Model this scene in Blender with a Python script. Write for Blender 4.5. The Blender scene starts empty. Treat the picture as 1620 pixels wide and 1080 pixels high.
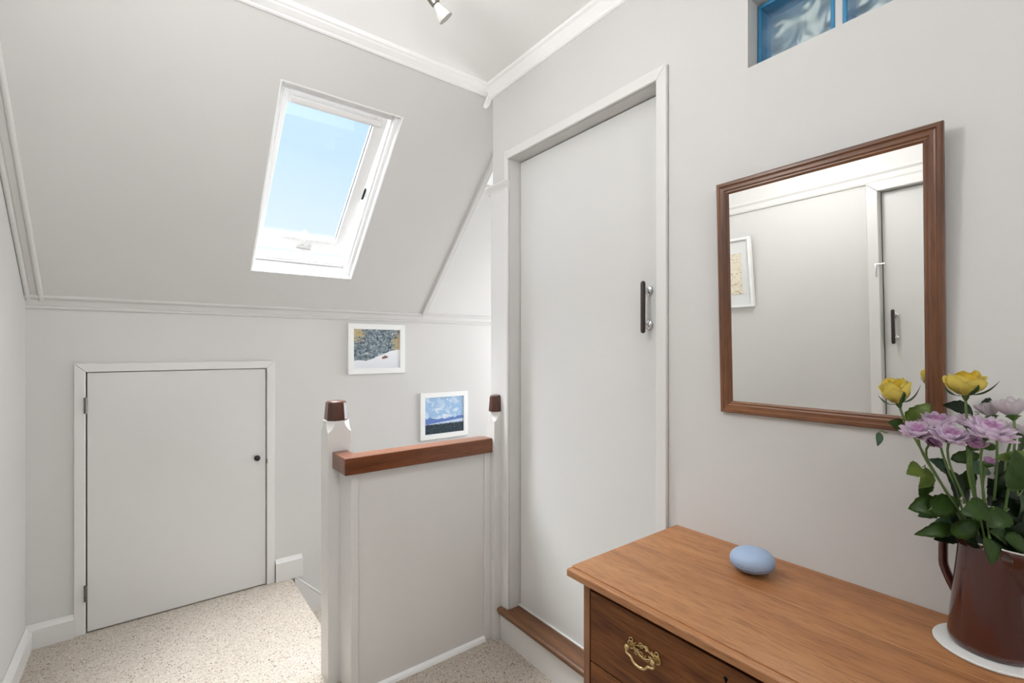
import bpy, bmesh, math, random
from mathutils import Vector, Matrix
PI = math.pi
random.seed(7)
SC = bpy.context.scene
COL = SC.collection

# ------------------------------------------------------------------ camera
YAW = math.radians(37.382)
cam_d = bpy.data.cameras.new('camera')
cam = bpy.data.objects.new('camera', cam_d); COL.objects.link(cam)
cam.location = (0, 0, 1.36)
cam.rotation_euler = (PI / 2, 0, -YAW)
cam_d.sensor_width = 36; cam_d.lens = 749.5 / 1620 * 36
cam_d.shift_x = 0.0019; cam_d.shift_y = 0.0066
cam_d.clip_start = 0.02
SC.camera = cam

# ------------------------------------------------------------------ colour management
SC.view_settings.view_transform = 'Standard'
SC.view_settings.look = 'None'
SC.view_settings.gamma = 1
SC.view_settings.exposure = 0.27
SC.view_settings.use_curve_mapping = False


def lin(c):
    out = []
    for v in c[:3]:
        v = v / 255
        out.append(v / 12.92 if v <= 0.04045 else ((v + 0.055) / 1.055) ** 2.4)
    return (*out, 1)


# ------------------------------------------------------------------ sky
W = bpy.data.worlds.new('sky'); SC.world = W; W.use_nodes = True
nt = W.node_tree; nt.nodes.clear()
tc = nt.nodes.new('ShaderNodeTexCoord'); sp = nt.nodes.new('ShaderNodeSeparateXYZ')
cr = nt.nodes.new('ShaderNodeValToRGB'); bg = nt.nodes.new('ShaderNodeBackground'); wo = nt.nodes.new('ShaderNodeOutputWorld')
nt.links.new(tc.outputs['Generated'], sp.inputs[0]); nt.links.new(sp.outputs['Z'], cr.inputs[0])
nt.links.new(cr.outputs[0], bg.inputs[0]); nt.links.new(bg.outputs[0], wo.inputs[0])
e = cr.color_ramp.elements
e[0].position = 0.0; e[0].color = lin((235, 240, 243))
e[1].position = 0.46; e[1].color = lin((186, 219, 250))
k = e.new(0.20); k.color = lin((224, 238, 250))
k = e.new(0.33); k.color = lin((205, 229, 251))
k = e.new(1.0); k.color = lin((165, 205, 250))
bg.inputs[1].default_value = 1.0


def light(name, kind, loc, energy, color=(1, 1, 1), size=0.5, size_y=None, aim=None, angle=None, spot=None):
    d = bpy.data.lights.new(name, kind); d.energy = energy; d.color = color
    if kind == 'AREA':
        d.size = size
        if size_y: d.shape = 'RECTANGLE'; d.size_y = size_y
    elif kind == 'SUN': d.angle = angle
    else: d.shadow_soft_size = size
    if spot: d.spot_size = spot; d.spot_blend = 0.8
    o = bpy.data.objects.new(name, d); COL.objects.link(o); o.location = loc
    if aim is not None:
        o.rotation_euler = Vector(aim).to_track_quat('-Z', 'Y').to_euler()
    return o


# soft sun high above the roof, falling in through the skylight
light('sun', 'SUN', (0, 4, 6), 8.0, (1, 0.985, 0.96), angle=math.radians(50), aim=(0.02, -0.24, -0.93))
# bright open sky over the house, above the roof
light('sky_glow', 'AREA', (0.6, 3.3, 4.5), 1150, (0.93, 0.96, 1), size=2.2, aim=(0.0, -0.38, -0.93))
# area lamp added behind the camera as soft fill; that wall has no window
light('rear_fill_light', 'AREA', (0.45, -1.82, 1.55), 3, (0.97, 0.99, 1), size=1.4, size_y=1.3, aim=(0, 1, 0.05))
# daylight through the stair window round the corner
light('stair_window_daylight', 'AREA', (3.05, 2.45, 1.3), 22, (0.93, 0.96, 1), size=0.8, size_y=1.4, aim=(-1, 0, 0))
# bulb of the ceiling light bar, out of frame overhead
light('ceiling_bulb_glow', 'POINT', (0.20, 1.02, 2.275), 15, (0.96, 0.98, 1.0), size=0.10)
light('landing_fill_glow', 'POINT', (0.35, -0.75, 2.00), 11, (0.96, 0.98, 1.0), size=0.22)  # added fill lamp behind the camera, not a fitting of the landing
light('upward_fill_glow', 'SPOT', (0.2, 0.30, 2.05), 7, (0.97, 0.985, 1), size=0.06, aim=(0.12, 0.80, 0.60), spot=math.radians(125))  # added fill aimed upward, standing in for flash bounced off the ceiling
light('bathroom_light', 'POINT', (2.3, 0.3, 1.9), 40, (1, 0.97, 0.92), size=0.3)

# ------------------------------------------------------------------ dimensions
XR, YB, XL = 1.3328, 3.027, -0.44
CH = 2.63
YE = 1.8817                       # where the right wall ends at the stairwell
SA = math.radians(43.5)           # pitch of the roof
SZ = 1.5755


def T(u, s, w):
    """point on the roof: u across, s up the slope, w outwards"""
    return (u, YB - s * math.cos(SA) + w * math.sin(SA), SZ + s * math.sin(SA) + w * math.cos(SA))


FW = Vector((math.sin(YAW), math.cos(YAW), 0)); RT = Vector((math.cos(YAW), -math.sin(YAW), 0)); UP = Vector((0, 0, 1))


def at(px, py, d):
    """a point measured from the photograph at forward distance d"""
    return Vector((0, 0, 1.36)) + (FW + RT * ((px - 806.9) / 749.5) + UP * ((550.7 - py) / 749.5)) * d


# ------------------------------------------------------------------ materials
def nodes(name):
    m = bpy.data.materials.new(name); m.use_nodes = True
    n = m.node_tree
    return m, n, n.nodes['Principled BSDF']


def N(n, t, **kw):
    x = n.nodes.new(t)
    for k_, v in kw.items(): setattr(x, k_, v)
    return x


def paint(name, col, rough=0.6, bump=0.02, scale=60, var=0.012, spec=0.5, coat=0):
    m, n, b = nodes(name)
    t = N(n, 'ShaderNodeTexCoord'); no = N(n, 'ShaderNodeTexNoise'); no.inputs['Scale'].default_value = 2.2
    n.links.new(t.outputs['Object'], no.inputs['Vector'])
    r = N(n, 'ShaderNodeValToRGB'); c = lin(col)
    r.color_ramp.elements[0].position = 0.3; r.color_ramp.elements[1].position = 0.7
    r.color_ramp.elements[0].color = tuple([v * (1 - var) for v in c[:3]]) + (1,)
    r.color_ramp.elements[1].color = tuple([min(1, v * (1 + var)) for v in c[:3]]) + (1,)
    n.links.new(no.outputs[0], r.inputs[0]); n.links.new(r.outputs[0], b.inputs['Base Color'])
    b.inputs['Roughness'].default_value = rough
    b.inputs['Specular IOR Level'].default_value = spec
    if coat: b.inputs['Coat Weight'].default_value = coat; b.inputs['Coat Roughness'].default_value = 0.08
    if bump:
        n2 = N(n, 'ShaderNodeTexNoise'); n2.inputs['Scale'].default_value = scale; n2.inputs['Detail'].default_value = 4
        bp = N(n, 'ShaderNodeBump'); bp.inputs['Strength'].default_value = bump * 4; bp.inputs['Distance'].default_value = 0.002
        n.links.new(t.outputs['Object'], n2.inputs['Vector']); n.links.new(n2.outputs[0], bp.inputs['Height'])
        n.links.new(bp.outputs[0], b.inputs['Normal'])
    return m


def plain(name, col, rough=0.4, metal=0, coat=0, sss=0):
    m, n, b = nodes(name)
    b.inputs['Base Color'].default_value = lin(col); b.inputs['Roughness'].default_value = rough
    b.inputs['Metallic'].default_value = metal; b.inputs['Coat Weight'].default_value = coat
    if sss:
        b.inputs['Subsurface Weight'].default_value = sss; b.inputs['Subsurface Radius'].default_value = (0.01, 0.008, 0.006)
    return m


def wood(name, c1, c2, c3, axis='Y', rough=0.4, fine=60, seam=None, coat=0.1, swirl=1.0, spec=.5):
    m, n, b = nodes(name)
    t = N(n, 'ShaderNodeTexCoord'); mp = N(n, 'ShaderNodeMapping')
    s = [1, 1, 1]; s['XYZ'.index(axis)] = 0.09; mp.inputs['Scale'].default_value = s
    n.links.new(t.outputs['Object'], mp.inputs['Vector'])
    a = N(n, 'ShaderNodeTexNoise'); a.inputs['Scale'].default_value = 14; a.inputs['Detail'].default_value = 6; a.inputs['Distortion'].default_value = swirl
    f = N(n, 'ShaderNodeTexNoise'); f.inputs['Scale'].default_value = fine * 3; f.inputs['Detail'].default_value = 3
    n.links.new(mp.outputs[0], a.inputs['Vector']); n.links.new(mp.outputs[0], f.inputs['Vector'])
    r = N(n, 'ShaderNodeValToRGB'); el = r.color_ramp.elements
    el[0].position = 0.30; el[0].color = lin(c1); el[1].position = 0.72; el[1].color = lin(c3)
    q = el.new(0.5); q.color = lin(c2)
    n.links.new(a.outputs[0], r.inputs[0])
    r2 = N(n, 'ShaderNodeValToRGB'); r2.color_ramp.elements[0].position = 0.36; r2.color_ramp.elements[0].color = (0.62, 0.55, 0.5, 1)
    r2.color_ramp.elements[1].position = 0.52; r2.color_ramp.elements[1].color = (1, 1, 1, 1)
    n.links.new(f.outputs[0], r2.inputs[0])
    mx = N(n, 'ShaderNodeMix', data_type='RGBA', blend_type='MULTIPLY'); mx.inputs[0].default_value = 0.7
    n.links.new(r.outputs[0], mx.inputs[6]); n.links.new(r2.outputs[0], mx.inputs[7])
    out = mx.outputs[2]
    if seam:                       # boards glued side by side: each board its own tone, a pale joint between
        sx = N(n, 'ShaderNodeSeparateXYZ'); n.links.new(t.outputs['Object'], sx.inputs[0])
        for x0, tone in seam:
            g = N(n, 'ShaderNodeMath', operation='GREATER_THAN'); g.inputs[1].default_value = x0
            n.links.new(sx.outputs[0], g.inputs[0])
            m2 = N(n, 'ShaderNodeMix', data_type='RGBA', blend_type='MULTIPLY'); m2.inputs[7].default_value = tone
            n.links.new(g.outputs[0], m2.inputs[0]); n.links.new(out, m2.inputs[6]); out = m2.outputs[2]
            d = N(n, 'ShaderNodeMath', operation='COMPARE'); d.inputs[1].default_value = x0; d.inputs[2].default_value = 0.0008
            n.links.new(sx.outputs[0], d.inputs[0])
            h = N(n, 'ShaderNodeMath', operation='MULTIPLY'); h.inputs[1].default_value = 0.6; n.links.new(d.outputs[0], h.inputs[0])
            m3 = N(n, 'ShaderNodeMix', data_type='RGBA'); m3.inputs[7].default_value = lin((214, 170, 122))
            n.links.new(h.outputs[0], m3.inputs[0]); n.links.new(out, m3.inputs[6]); out = m3.outputs[2]
    n.links.new(out, b.inputs['Base Color'])
    b.inputs['Roughness'].default_value = rough; b.inputs['Coat Weight'].default_value = coat; b.inputs['Coat Roughness'].default_value = 0.25
    b.inputs['Specular IOR Level'].default_value = spec
    bp = N(n, 'ShaderNodeBump'); bp.inputs['Strength'].default_value = 0.15; bp.inputs['Distance'].default_value = 0.001
    n.links.new(f.outputs[0], bp.inputs['Height']); n.links.new(bp.outputs[0], b.inputs['Normal'])
    return m


M = {}
M['wall'] = paint('wall_paint', (211, 209, 206), 0.75, 0.03)
M['ceil'] = paint('ceiling_paint', (249, 248, 246), 0.8, 0.02)
M['gloss'] = paint('white_gloss_paint', (222, 220, 217), 0.32, 0.012, scale=25, spec=0.5)
M['door'] = paint('door_gloss_paint', (217, 216, 213), 0.30, 0.012, scale=12)
M['white'] = paint('window_white', (246, 246, 245), 0.35, 0)
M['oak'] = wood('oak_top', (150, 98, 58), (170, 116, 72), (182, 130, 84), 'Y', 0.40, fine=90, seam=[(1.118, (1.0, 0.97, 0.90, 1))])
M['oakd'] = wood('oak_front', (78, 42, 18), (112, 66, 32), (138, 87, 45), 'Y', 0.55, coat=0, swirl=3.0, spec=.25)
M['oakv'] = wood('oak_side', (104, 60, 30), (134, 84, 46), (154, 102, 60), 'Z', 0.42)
M['rail'] = wood('handrail_mahogany', (92, 48, 24), (116, 64, 34), (134, 80, 46), 'X', 0.33, coat=0.3)
M['cap'] = wood('newel_cap_wood', (66, 32, 22), (80, 42, 28), (92, 50, 34), 'Z', 0.3, coat=0.4)
M['tread'] = wood('threshold_wood', (84, 52, 32), (112, 74, 46), (130, 92, 60), 'Y', 0.5)
M['mfr_v'] = wood('mirror_frame_upright_wood', (80, 44, 20), (110, 66, 34), (134, 86, 50), 'Z', 0.35, coat=0.3)
M['mfr_h'] = wood('mirror_frame_cross_wood', (80, 44, 20), (110, 66, 34), (134, 86, 50), 'Y', 0.35, coat=0.3)
M['mirror'] = plain('mirror_glass', (243, 243, 240), 0.0, 1.0)
M['chrome'] = plain('chrome', (215, 216, 218), 0.12, 1.0)
M['steel'] = plain('brushed_nickel', (150, 146, 136), 0.35, 1.0)
M['hinge'] = plain('hinge_steel', (120, 118, 112), 0.4, 1.0)
M['black'] = plain('black_knob', (18, 17, 17), 0.25)
M['dark'] = plain('dark_gap', (22, 18, 15), 0.9)
M['brown'] = plain('dark_brown_lacquer', (50, 38, 36), 0.35)
M['brass'] = plain('brass', (205, 180, 130), 0.28, 1.0)
M['enamel'] = plain('brown_enamel', (72, 32, 24), 0.12, coat=0.6)
M['enw'] = plain('white_enamel', (225, 222, 216), 0.3)
M['coaster'] = paint('white_ceramic', (228, 227, 224), 0.5, 0.0)
M['pebble'] = plain('powder_blue', (158, 178, 206), 0.55)
M['pebble2'] = plain('powder_blue_seam', (120, 138, 165), 0.6)
M['mat'] = plain('picture_mount', (225, 225, 224), 0.8)
M['pframe'] = paint('picture_frame_white', (240, 240, 238), 0.4, 0)
def petalmat(name, c, tr=0.35):
    m, n, b = nodes(name); o = n.nodes['Material Output']
    b.inputs['Base Color'].default_value = lin(c); b.inputs['Roughness'].default_value = 0.6; b.inputs['Specular IOR Level'].default_value = 0.25
    t = N(n, 'ShaderNodeBsdfTranslucent'); t.inputs[0].default_value = lin(c); mx = N(n, 'ShaderNodeMixShader'); mx.inputs[0].default_value = tr
    n.links.new(b.outputs[0], mx.inputs[1]); n.links.new(t.outputs[0], mx.inputs[2]); n.links.new(mx.outputs[0], o.inputs[0])
    return m


M['petal'] = petalmat('lilac_petal', (255, 243, 254), .45)
M['petal_in'] = petalmat('deep_lilac_petal', (246, 212, 241), .4)
M['petal_w'] = petalmat('pale_petal', (252, 246, 250), .45)
M['rose'] = petalmat('yellow_petal', (250, 228, 110))
M['rose2'] = petalmat('pale_yellow_petal', (253, 240, 150))
M['stem'] = plain('green_stem', (92, 118, 62), 0.5)


def leafmat(name, c):
    m, n, b = nodes(name)
    t = N(n, 'ShaderNodeTexCoord'); no = N(n, 'ShaderNodeTexNoise'); no.inputs['Scale'].default_value = 45
    n.links.new(t.outputs['Object'], no.inputs['Vector'])
    r = N(n, 'ShaderNodeValToRGB'); l = lin(c)
    r.color_ramp.elements[0].position = 0.3; r.color_ramp.elements[0].color = (l[0] * .65, l[1] * .7, l[2] * .75, 1)
    r.color_ramp.elements[1].position = 0.7; r.color_ramp.elements[1].color = (l[0] * 1.2, l[1] * 1.15, l[2] * 1.1, 1)
    n.links.new(no.outputs[0], r.inputs[0]); n.links.new(r.outputs[0], b.inputs['Base Color'])
    b.inputs['Roughness'].default_value = 0.32
    b.inputs['Subsurface Weight'].default_value = 0.05
    return m


M['leafL'] = leafmat('light_leaf', (128, 152, 66)); M['leafM'] = leafmat('mid_leaf', (66, 98, 36)); M['leafD'] = leafmat('dark_leaf', (30, 50, 24))
M['leafT'] = leafmat('bluish_leaf', (86, 122, 92))


def carpet():
    m, n, b = nodes('speckled_carpet')
    t = N(n, 'ShaderNodeTexCoord')
    v = N(n, 'ShaderNodeTexVoronoi'); v.inputs['Scale'].default_value = 240; v.inputs['Randomness'].default_value = 1
    n.links.new(t.outputs['Object'], v.inputs['Vector'])
    sx = N(n, 'ShaderNodeSeparateColor'); n.links.new(v.outputs['Color'], sx.inputs[0])
    r = N(n, 'ShaderNodeValToRGB'); el = r.color_ramp.elements
    el[0].position = 0.0; el[0].color = lin((98, 86, 76)); el[1].position = 1.0; el[1].color = lin((220, 211, 199))
    for p, c in ((0.05, (150, 137, 124)), (0.10, (192, 179, 165)), (0.5, (196, 184, 170)), (0.8, (208, 198, 186))):
        q = el.new(p); q.color = lin(c)
    n.links.new(sx.outputs[0], r.inputs[0])
    no = N(n, 'ShaderNodeTexNoise'); no.inputs['Scale'].default_value = 420; n.links.new(t.outputs['Object'], no.inputs['Vector'])
    n.links.new(r.outputs[0], b.inputs['Base Color'])
    b.inputs['Roughness'].default_value = 0.95; b.inputs['Specular IOR Level'].default_value = 0.1
    ad = N(n, 'ShaderNodeMath', operation='SUBTRACT'); n.links.new(no.outputs[0], ad.inputs[0]); n.links.new(v.outputs['Distance'], ad.inputs[1])
    bp = N(n, 'ShaderNodeBump'); bp.inputs['Strength'].default_value = 0.7; bp.inputs['Distance'].default_value = 0.004
    n.links.new(ad.outputs[0], bp.inputs['Height']); n.links.new(bp.outputs[0], b.inputs['Normal'])
    return m


M['carpet'] = carpet()


def glassmat():
    m = bpy.data.materials.new('window_glass'); m.use_nodes = True; n = m.node_tree; n.nodes.clear()
    o = N(n, 'ShaderNodeOutputMaterial'); tr = N(n, 'ShaderNodeBsdfTransparent'); gl = N(n, 'ShaderNodeBsdfGlossy'); mx = N(n, 'ShaderNodeMixShader')
    gl.inputs['Roughness'].default_value = 0.02; mx.inputs[0].default_value = 0.04
    tr.inputs[0].default_value = (0.97, 0.985, 0.99, 1)
    n.links.new(tr.outputs[0], mx.inputs[1]); n.links.new(gl.outputs[0], mx.inputs[2]); n.links.new(mx.outputs[0], o.inputs[0])
    return m


M['glass'] = glassmat()


def blockglass(name, col, rough, bump, scale, trans):
    m, n, b = nodes(name)
    b.inputs['Base Color'].default_value = lin(col); b.inputs['Roughness'].default_value = rough
    b.inputs['Transmission Weight'].default_value = trans; b.inputs['IOR'].default_value = 1.35
    t = N(n, 'ShaderNodeTexCoord'); no = N(n, 'ShaderNodeTexNoise'); no.inputs['Scale'].default_value = scale; no.inputs['Distortion'].default_value = 1.6
    no.inputs['Detail'].default_value = 1.0
    n.links.new(t.outputs['Object'], no.inputs['Vector'])
    bp = N(n, 'ShaderNodeBump'); bp.inputs['Strength'].default_value = bump; bp.inputs['Distance'].default_value = 0.03
    n.links.new(no.outputs[0], bp.inputs['Height']); n.links.new(bp.outputs[0], b.inputs['Normal'])
    return m


M['block_pane'] = blockglass('wavy_glass', (205, 217, 219), 0.16, 0.9, 9, 0.7)
M['block_edge'] = blockglass('blue_glass_edge', (74, 152, 198), 0.15, 0.2, 20, 0.15)


def picture_mat(kind):
    m, n, b = nodes('print_' + kind)
    t = N(n, 'ShaderNodeTexCoord'); sx = N(n, 'ShaderNodeSeparateXYZ'); n.links.new(t.outputs['Generated'], sx.inputs[0])

    def math_(op, a, c=None, cl=False):
        x = N(n, 'ShaderNodeMath', operation=op); x.use_clamp = cl
        for i, s_ in enumerate((a, c)):
            if s_ is None: continue
            if isinstance(s_, (int, float)): x.inputs[i].default_value = s_
            else: n.links.new(s_, x.inputs[i])
        return x.outputs[0]

    def noise(scale, detail=4, dist=0):
        x = N(n, 'ShaderNodeTexNoise'); x.inputs['Scale'].default_value = scale; x.inputs['Detail'].default_value = detail; x.inputs['Distortion'].default_value = dist
        n.links.new(t.outputs['Generated'], x.inputs['Vector']); return x.outputs[0]

    def ramp(src, stops):
        r = N(n, 'ShaderNodeValToRGB'); el = r.color_ramp.elements
        el[0].position = stops[0][0]; el[0].color = lin(stops[0][1]); el[1].position = stops[-1][0]; el[1].color = lin(stops[-1][1])
        for p, c in stops[1:-1]:
            q = el.new(p); q.color = lin(c)
        n.links.new(src, r.inputs[0]); return r.outputs[0]

    def mix(f, a, c):
        x = N(n, 'ShaderNodeMix', data_type='RGBA'); n.links.new(f, x.inputs[0])
        for i, s_ in ((6, a), (7, c)):
            if isinstance(s_, tuple): x.inputs[i].default_value = lin(s_)
            else: n.links.new(s_, x.inputs[i])
        return x.outputs[2]
    U, V = sx.outputs[0], sx.outputs[2]

    def soft(x, w):
        return math_('MULTIPLY', x, 1 / w, True)

    def blob(u0, v0, ru, rv):
        a = math_('POWER', math_('ABSOLUTE', math_('MULTIPLY', math_('SUBTRACT', U, u0), 1 / ru)), 2)
        c = math_('POWER', math_('ABSOLUTE', math_('MULTIPLY', math_('SUBTRACT', V, v0), 1 / rv)), 2)
        return math_('LESS_THAN', math_('ADD', math_('ADD', a, c), math_('MULTIPLY', math_('SUBTRACT', noise(16, 6, 1.0), .5), 9.0)), 1.0)
    if kind == 'snow':
        rock = ramp(noise(15, 6, 1.2), [(0.34, (62, 74, 86)), (0.45, (104, 118, 128)), (0.55, (134, 147, 154)), (0.68, (190, 198, 202))])
        rock = mix(blob(0.06, 0.9, 0.15, 0.2), rock, (188, 170, 128)); rock = mix(blob(0.97, 0.62, 0.12, 0.25), rock, (184, 166, 130))
        edge = math_('ADD', 0.21, math_('ADD', math_('MULTIPLY', math_('SUBTRACT', noise(6), 0.5), 0.10),
                                       math_('MULTIPLY', math_('MULTIPLY', math_('SUBTRACT', U, 0.28), 1.6, True), 0.27)))
        hill = ramp(V, [(0.0, (224, 226, 232)), (0.4, (238, 239, 242))])
        c = mix(math_('GREATER_THAN', V, edge), hill, rock)
        c = mix(blob(0.67, 0.285, 0.06, 0.035), c, (120, 96, 92)); c = mix(blob(0.62, 0.26, 0.02, 0.02), c, (150, 50, 46))
    elif kind == 'mountain':
        sky = ramp(math_('ADD', math_('MULTIPLY', noise(5, 5, .8), 1.0), math_('MULTIPLY', V, 0.25)),
                   [(0.50, (222, 232, 242)), (0.62, (188, 208, 230)), (0.72, (150, 184, 220)), (0.85, (160, 192, 226))])
        rid = math_('ADD', 0.42, math_('MULTIPLY', math_('SUBTRACT', noise(5, 6), 0.5), 0.35))
        c = mix(math_('LESS_THAN', V, rid), sky, (96, 124, 186))
        mist = math_('ADD', 0.25, math_('MULTIPLY', U, 0.10))
        c = mix(math_('LESS_THAN', V, math_('ADD', mist, .02)), c, (196, 212, 234))
        tree = math_('ADD', 0.27, math_('MULTIPLY', math_('SUBTRACT', noise(34, 2), 0.5), 0.12))
        c = mix(math_('LESS_THAN', V, tree), c, ramp(noise(22, 5), [(0.35, (18, 28, 40)), (0.65, (52, 74, 84))]))
    else:
        c = ramp(noise(4, 5), [(0.3, (226, 214, 190)), (0.7, (236, 228, 210))])
        br = math_('LESS_THAN', math_('ABSOLUTE', math_('SUBTRACT', noise(3.5, 2, 2.5), 0.5)), 0.012)
        c = mix(br, c, (158, 140, 110))
    n.links.new(c, b.inputs['Base Color']); b.inputs['Roughness'].default_value = 0.25
    return m


# ------------------------------------------------------------------ mesh helpers
def newbm(): return bmesh.new()


def box(bm, x0, x1, y0, y1, z0, z1, f=None):
    cs = [(x, y, z) for x in (x0, x1) for y in (y0, y1) for z in (z0, z1)]
    vs = [bm.verts.new(f(*c) if f else c) for c in cs]
    for q in ((0, 1, 3, 2), (4, 6, 7, 5), (0, 4, 5, 1), (2, 3, 7, 6), (0, 2, 6, 4), (1, 5, 7, 3)):
        bm.faces.new([vs[i] for i in q])
    return vs


def prism(bm, poly, fn, a, b_):
    """poly in 2-D, swept from a to b_; fn(p,q,t) gives the point"""
    va = [bm.verts.new(fn(p, q, a)) for p, q in poly]; vb = [bm.verts.new(fn(p, q, b_)) for p, q in poly]
    n_ = len(poly); bm.faces.new(va); bm.faces.new(vb[::-1])
    for i in range(n_):
        bm.faces.new([va[i], vb[i], vb[(i + 1) % n_], va[(i + 1) % n_]])


def sweep(bm, path, poly_at, close=False):
    """rings given by poly_at(i) -> list of points"""
    rings = [[bm.verts.new(p) for p in poly_at(i)] for i in range(len(path))]
    n_ = len(rings[0]); m_ = len(rings)
    for i in range(m_ if close else m_ - 1):
        a, b_ = rings[i], rings[(i + 1) % m_]
        for j in range(n_):
            bm.faces.new([a[j], a[(j + 1) % n_], b_[(j + 1) % n_], b_[j]])
    if not close:
        bm.faces.new(rings[0][::-1]); bm.faces.new(rings[-1])
    return rings


def tube(bm, pts, r, seg=10, r2=None):
    pts = [Vector(p) for p in pts]; n_ = len(pts)
    ref = None; rings = []

    for i, p in enumerate(pts):
        t = (pts[min(i + 1, n_ - 1)] - pts[max(i - 1, 0)]).normalized()
        if ref is None:
            ref = t.orthogonal().normalized()
        ref = (ref - t * ref.dot(t)).normalized(); bi = t.cross(ref)
        rr = r[i] if isinstance(r, (list, tuple)) else r
        rings.append([p + (ref * math.cos(a) + bi * math.sin(a)) * rr for a in [2 * PI * k_ / seg for k_ in range(seg)]])
    sweep(bm, pts, lambda i: rings[i])


def bez(p0, p1, p2, p3, n_=12):
    p0, p1, p2, p3 = map(Vector, (p0, p1, p2, p3)); out = []
    for i in range(n_ + 1):
        t = i / n_; s = 1 - t
        out.append(p0 * s ** 3 + p1 * 3 * s * s * t + p2 * 3 * s * t * t + p3 * t ** 3)
    return out


def lathe(bm, prof, c, axis=(0, 0, 1), seg=32, mod=None):
    """prof: (radius, height) list; closed at both ends when radius is 0"""
    az = Vector(axis).normalized(); ax = az.orthogonal().normalized() if abs(az.z) < 0.99 else Vector((1, 0, 0)); ay = az.cross(ax)
    c = Vector(c); prev = None
    for (r, h) in prof:
        if r < 1e-6:
            cur = [bm.verts.new(c + az * h)]
        else:
            cur = []
            for k_ in range(seg):
                a = 2 * PI * k_ / seg; rr = mod(r, h, a) if mod else r
                cur.append(bm.verts.new(c + (ax * math.cos(a) + ay * math.sin(a)) * rr + az * h))
        if prev:
            for k_ in range(seg):
                j = (k_ + 1) % seg
                if len(prev) == 1 and len(cur) > 1: bm.faces.new([prev[0], cur[k_], cur[j]])
                elif len(cur) == 1 and len(prev) > 1: bm.faces.new([prev[k_], prev[j], cur[0]])
                elif len(cur) > 1: bm.faces.new([prev[k_], prev[j], cur[j], cur[k_]])
        prev = cur


def obj(name, bm, mat, parent=None, smooth=False, bevel=0, seg=2, sub=0):
    bmesh.ops.recalc_face_normals(bm, faces=bm.faces)
    me = bpy.data.meshes.new(name); bm.to_mesh(me); bm.free()
    o = bpy.data.objects.new(name, me); COL.objects.link(o)
    for m in (mat if isinstance(mat, list) else [mat]): me.materials.append(m)
    if parent is not None:
        o.parent = parent
        root = parent
        off = Vector((0, 0, 0))
        while root is not None:
            off += root.location; root = root.parent
        o.location = -off
    if smooth:
        for p in me.polygons: p.use_smooth = True
    if bevel:
        b_ = o.modifiers.new('bevel', 'BEVEL'); b_.width = bevel; b_.segments = seg; b_.limit_method = 'ANGLE'; b_.angle_limit = math.radians(40)
        for p in me.polygons: p.use_smooth = True
        w = o.modifiers.new('normals', 'WEIGHTED_NORMAL'); w.keep_sharp = True
    if sub:
        s = o.modifiers.new('sub', 'SUBSURF'); s.levels = sub; s.render_levels = sub
    return o


def bx(name, b_, mat, parent=None, bevel=0, f=None):
    bm = newbm(); box(bm, *b_, f=f); return obj(name, bm, mat, parent, bevel=bevel)


def empty(name, loc, parent=None):
    o = bpy.data.objects.new(name, None); COL.objects.link(o); o.location = loc; o.empty_display_size = 0.05
    if parent: o.parent = parent
    return o


def struct(o): o['kind'] = 'structure'; return o


def tag(o, label, cat, group=None):
    o['label'] = label; o['category'] = cat
    if group: o['group'] = group
    return o


# ================================================================== SETTING
# ---- floor
bm = newbm()
box(bm, XL - 0.1, XR - 0.012, -1.9, 1.968, -0.2, 0)
box(bm, XL - 0.1, 0.68, 1.968, YB + 0.1, -0.2, 0)
struct(obj('floor', bm, M['carpet'], bevel=0.012))
# ---- flat ceiling
bm = newbm(); box(bm, XL - 0.1, XR + 0.1, -2.0, 1.925, CH, CH + 0.1)
box(bm, XR + 0.1, 3.2, 1.80, YB + 0.1, CH, CH + 0.1)
struct(obj('ceiling', bm, M['ceil']))
# ---- sloping roof side, with the skylight opening
U0, U1, S0, S1 = 0.429, 0.966, 0.280, 1.280
bm = newbm(); E = 1.535
SE = (CH - SZ) / math.sin(SA) + 0.1
box(bm, XL - 0.1, U0, 0, SE, 0, 0.16, T); box(bm, U1, E, 0, SE, 0, 0.16, T)
box(bm, U0, U1, 0, S0, 0, 0.16, T); box(bm, U0, U1, S1, SE, 0, 0.16, T)
# triangular cheek closing the end of the slope over the stairs
struct(obj('wall_slope', bm, M['wall']))
bm = newbm(); prism(bm, [(YB, SZ + .02), (1.95, SZ + .02 + (YB - 1.95) * math.tan(SA)), (1.95, CH), (YB, CH)], lambda p, q, t: (t, p, q), E + 0.001, E + 0.03)
struct(obj('wall_cheek', bm, M['wall']))
# ---- back wall
bm = newbm(); yb2 = YB + 0.1
DX0, DX1, DZ = -0.236, 0.5425, 1.246
box(bm, XL - 0.1, DX0, YB, yb2, 0, SZ); box(bm, DX0, DX1, YB, yb2, DZ, SZ); box(bm, DX1, E, YB, yb2, 0, SZ)
box(bm, E, 3.2, YB, yb2, 0, CH); box(bm, 0.6, 3.2, YB, yb2, -2.3, 0)
struct(obj('wall_back', bm, M['wall']))
# ---- left wall, with the doorway seen in the mirror
LY0, LY1, LZ = 0.02, 0.797, 2.042
bm = newbm()
box(bm, XL - 0.12, XL, LY1, YB, 0, CH); box(bm, XL - 0.12, XL, -2.0, LY0, 0, CH); box(bm, XL - 0.12, XL, LY0, LY1, LZ, CH)
struct(obj('wall_left', bm, M['wall']))
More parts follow.
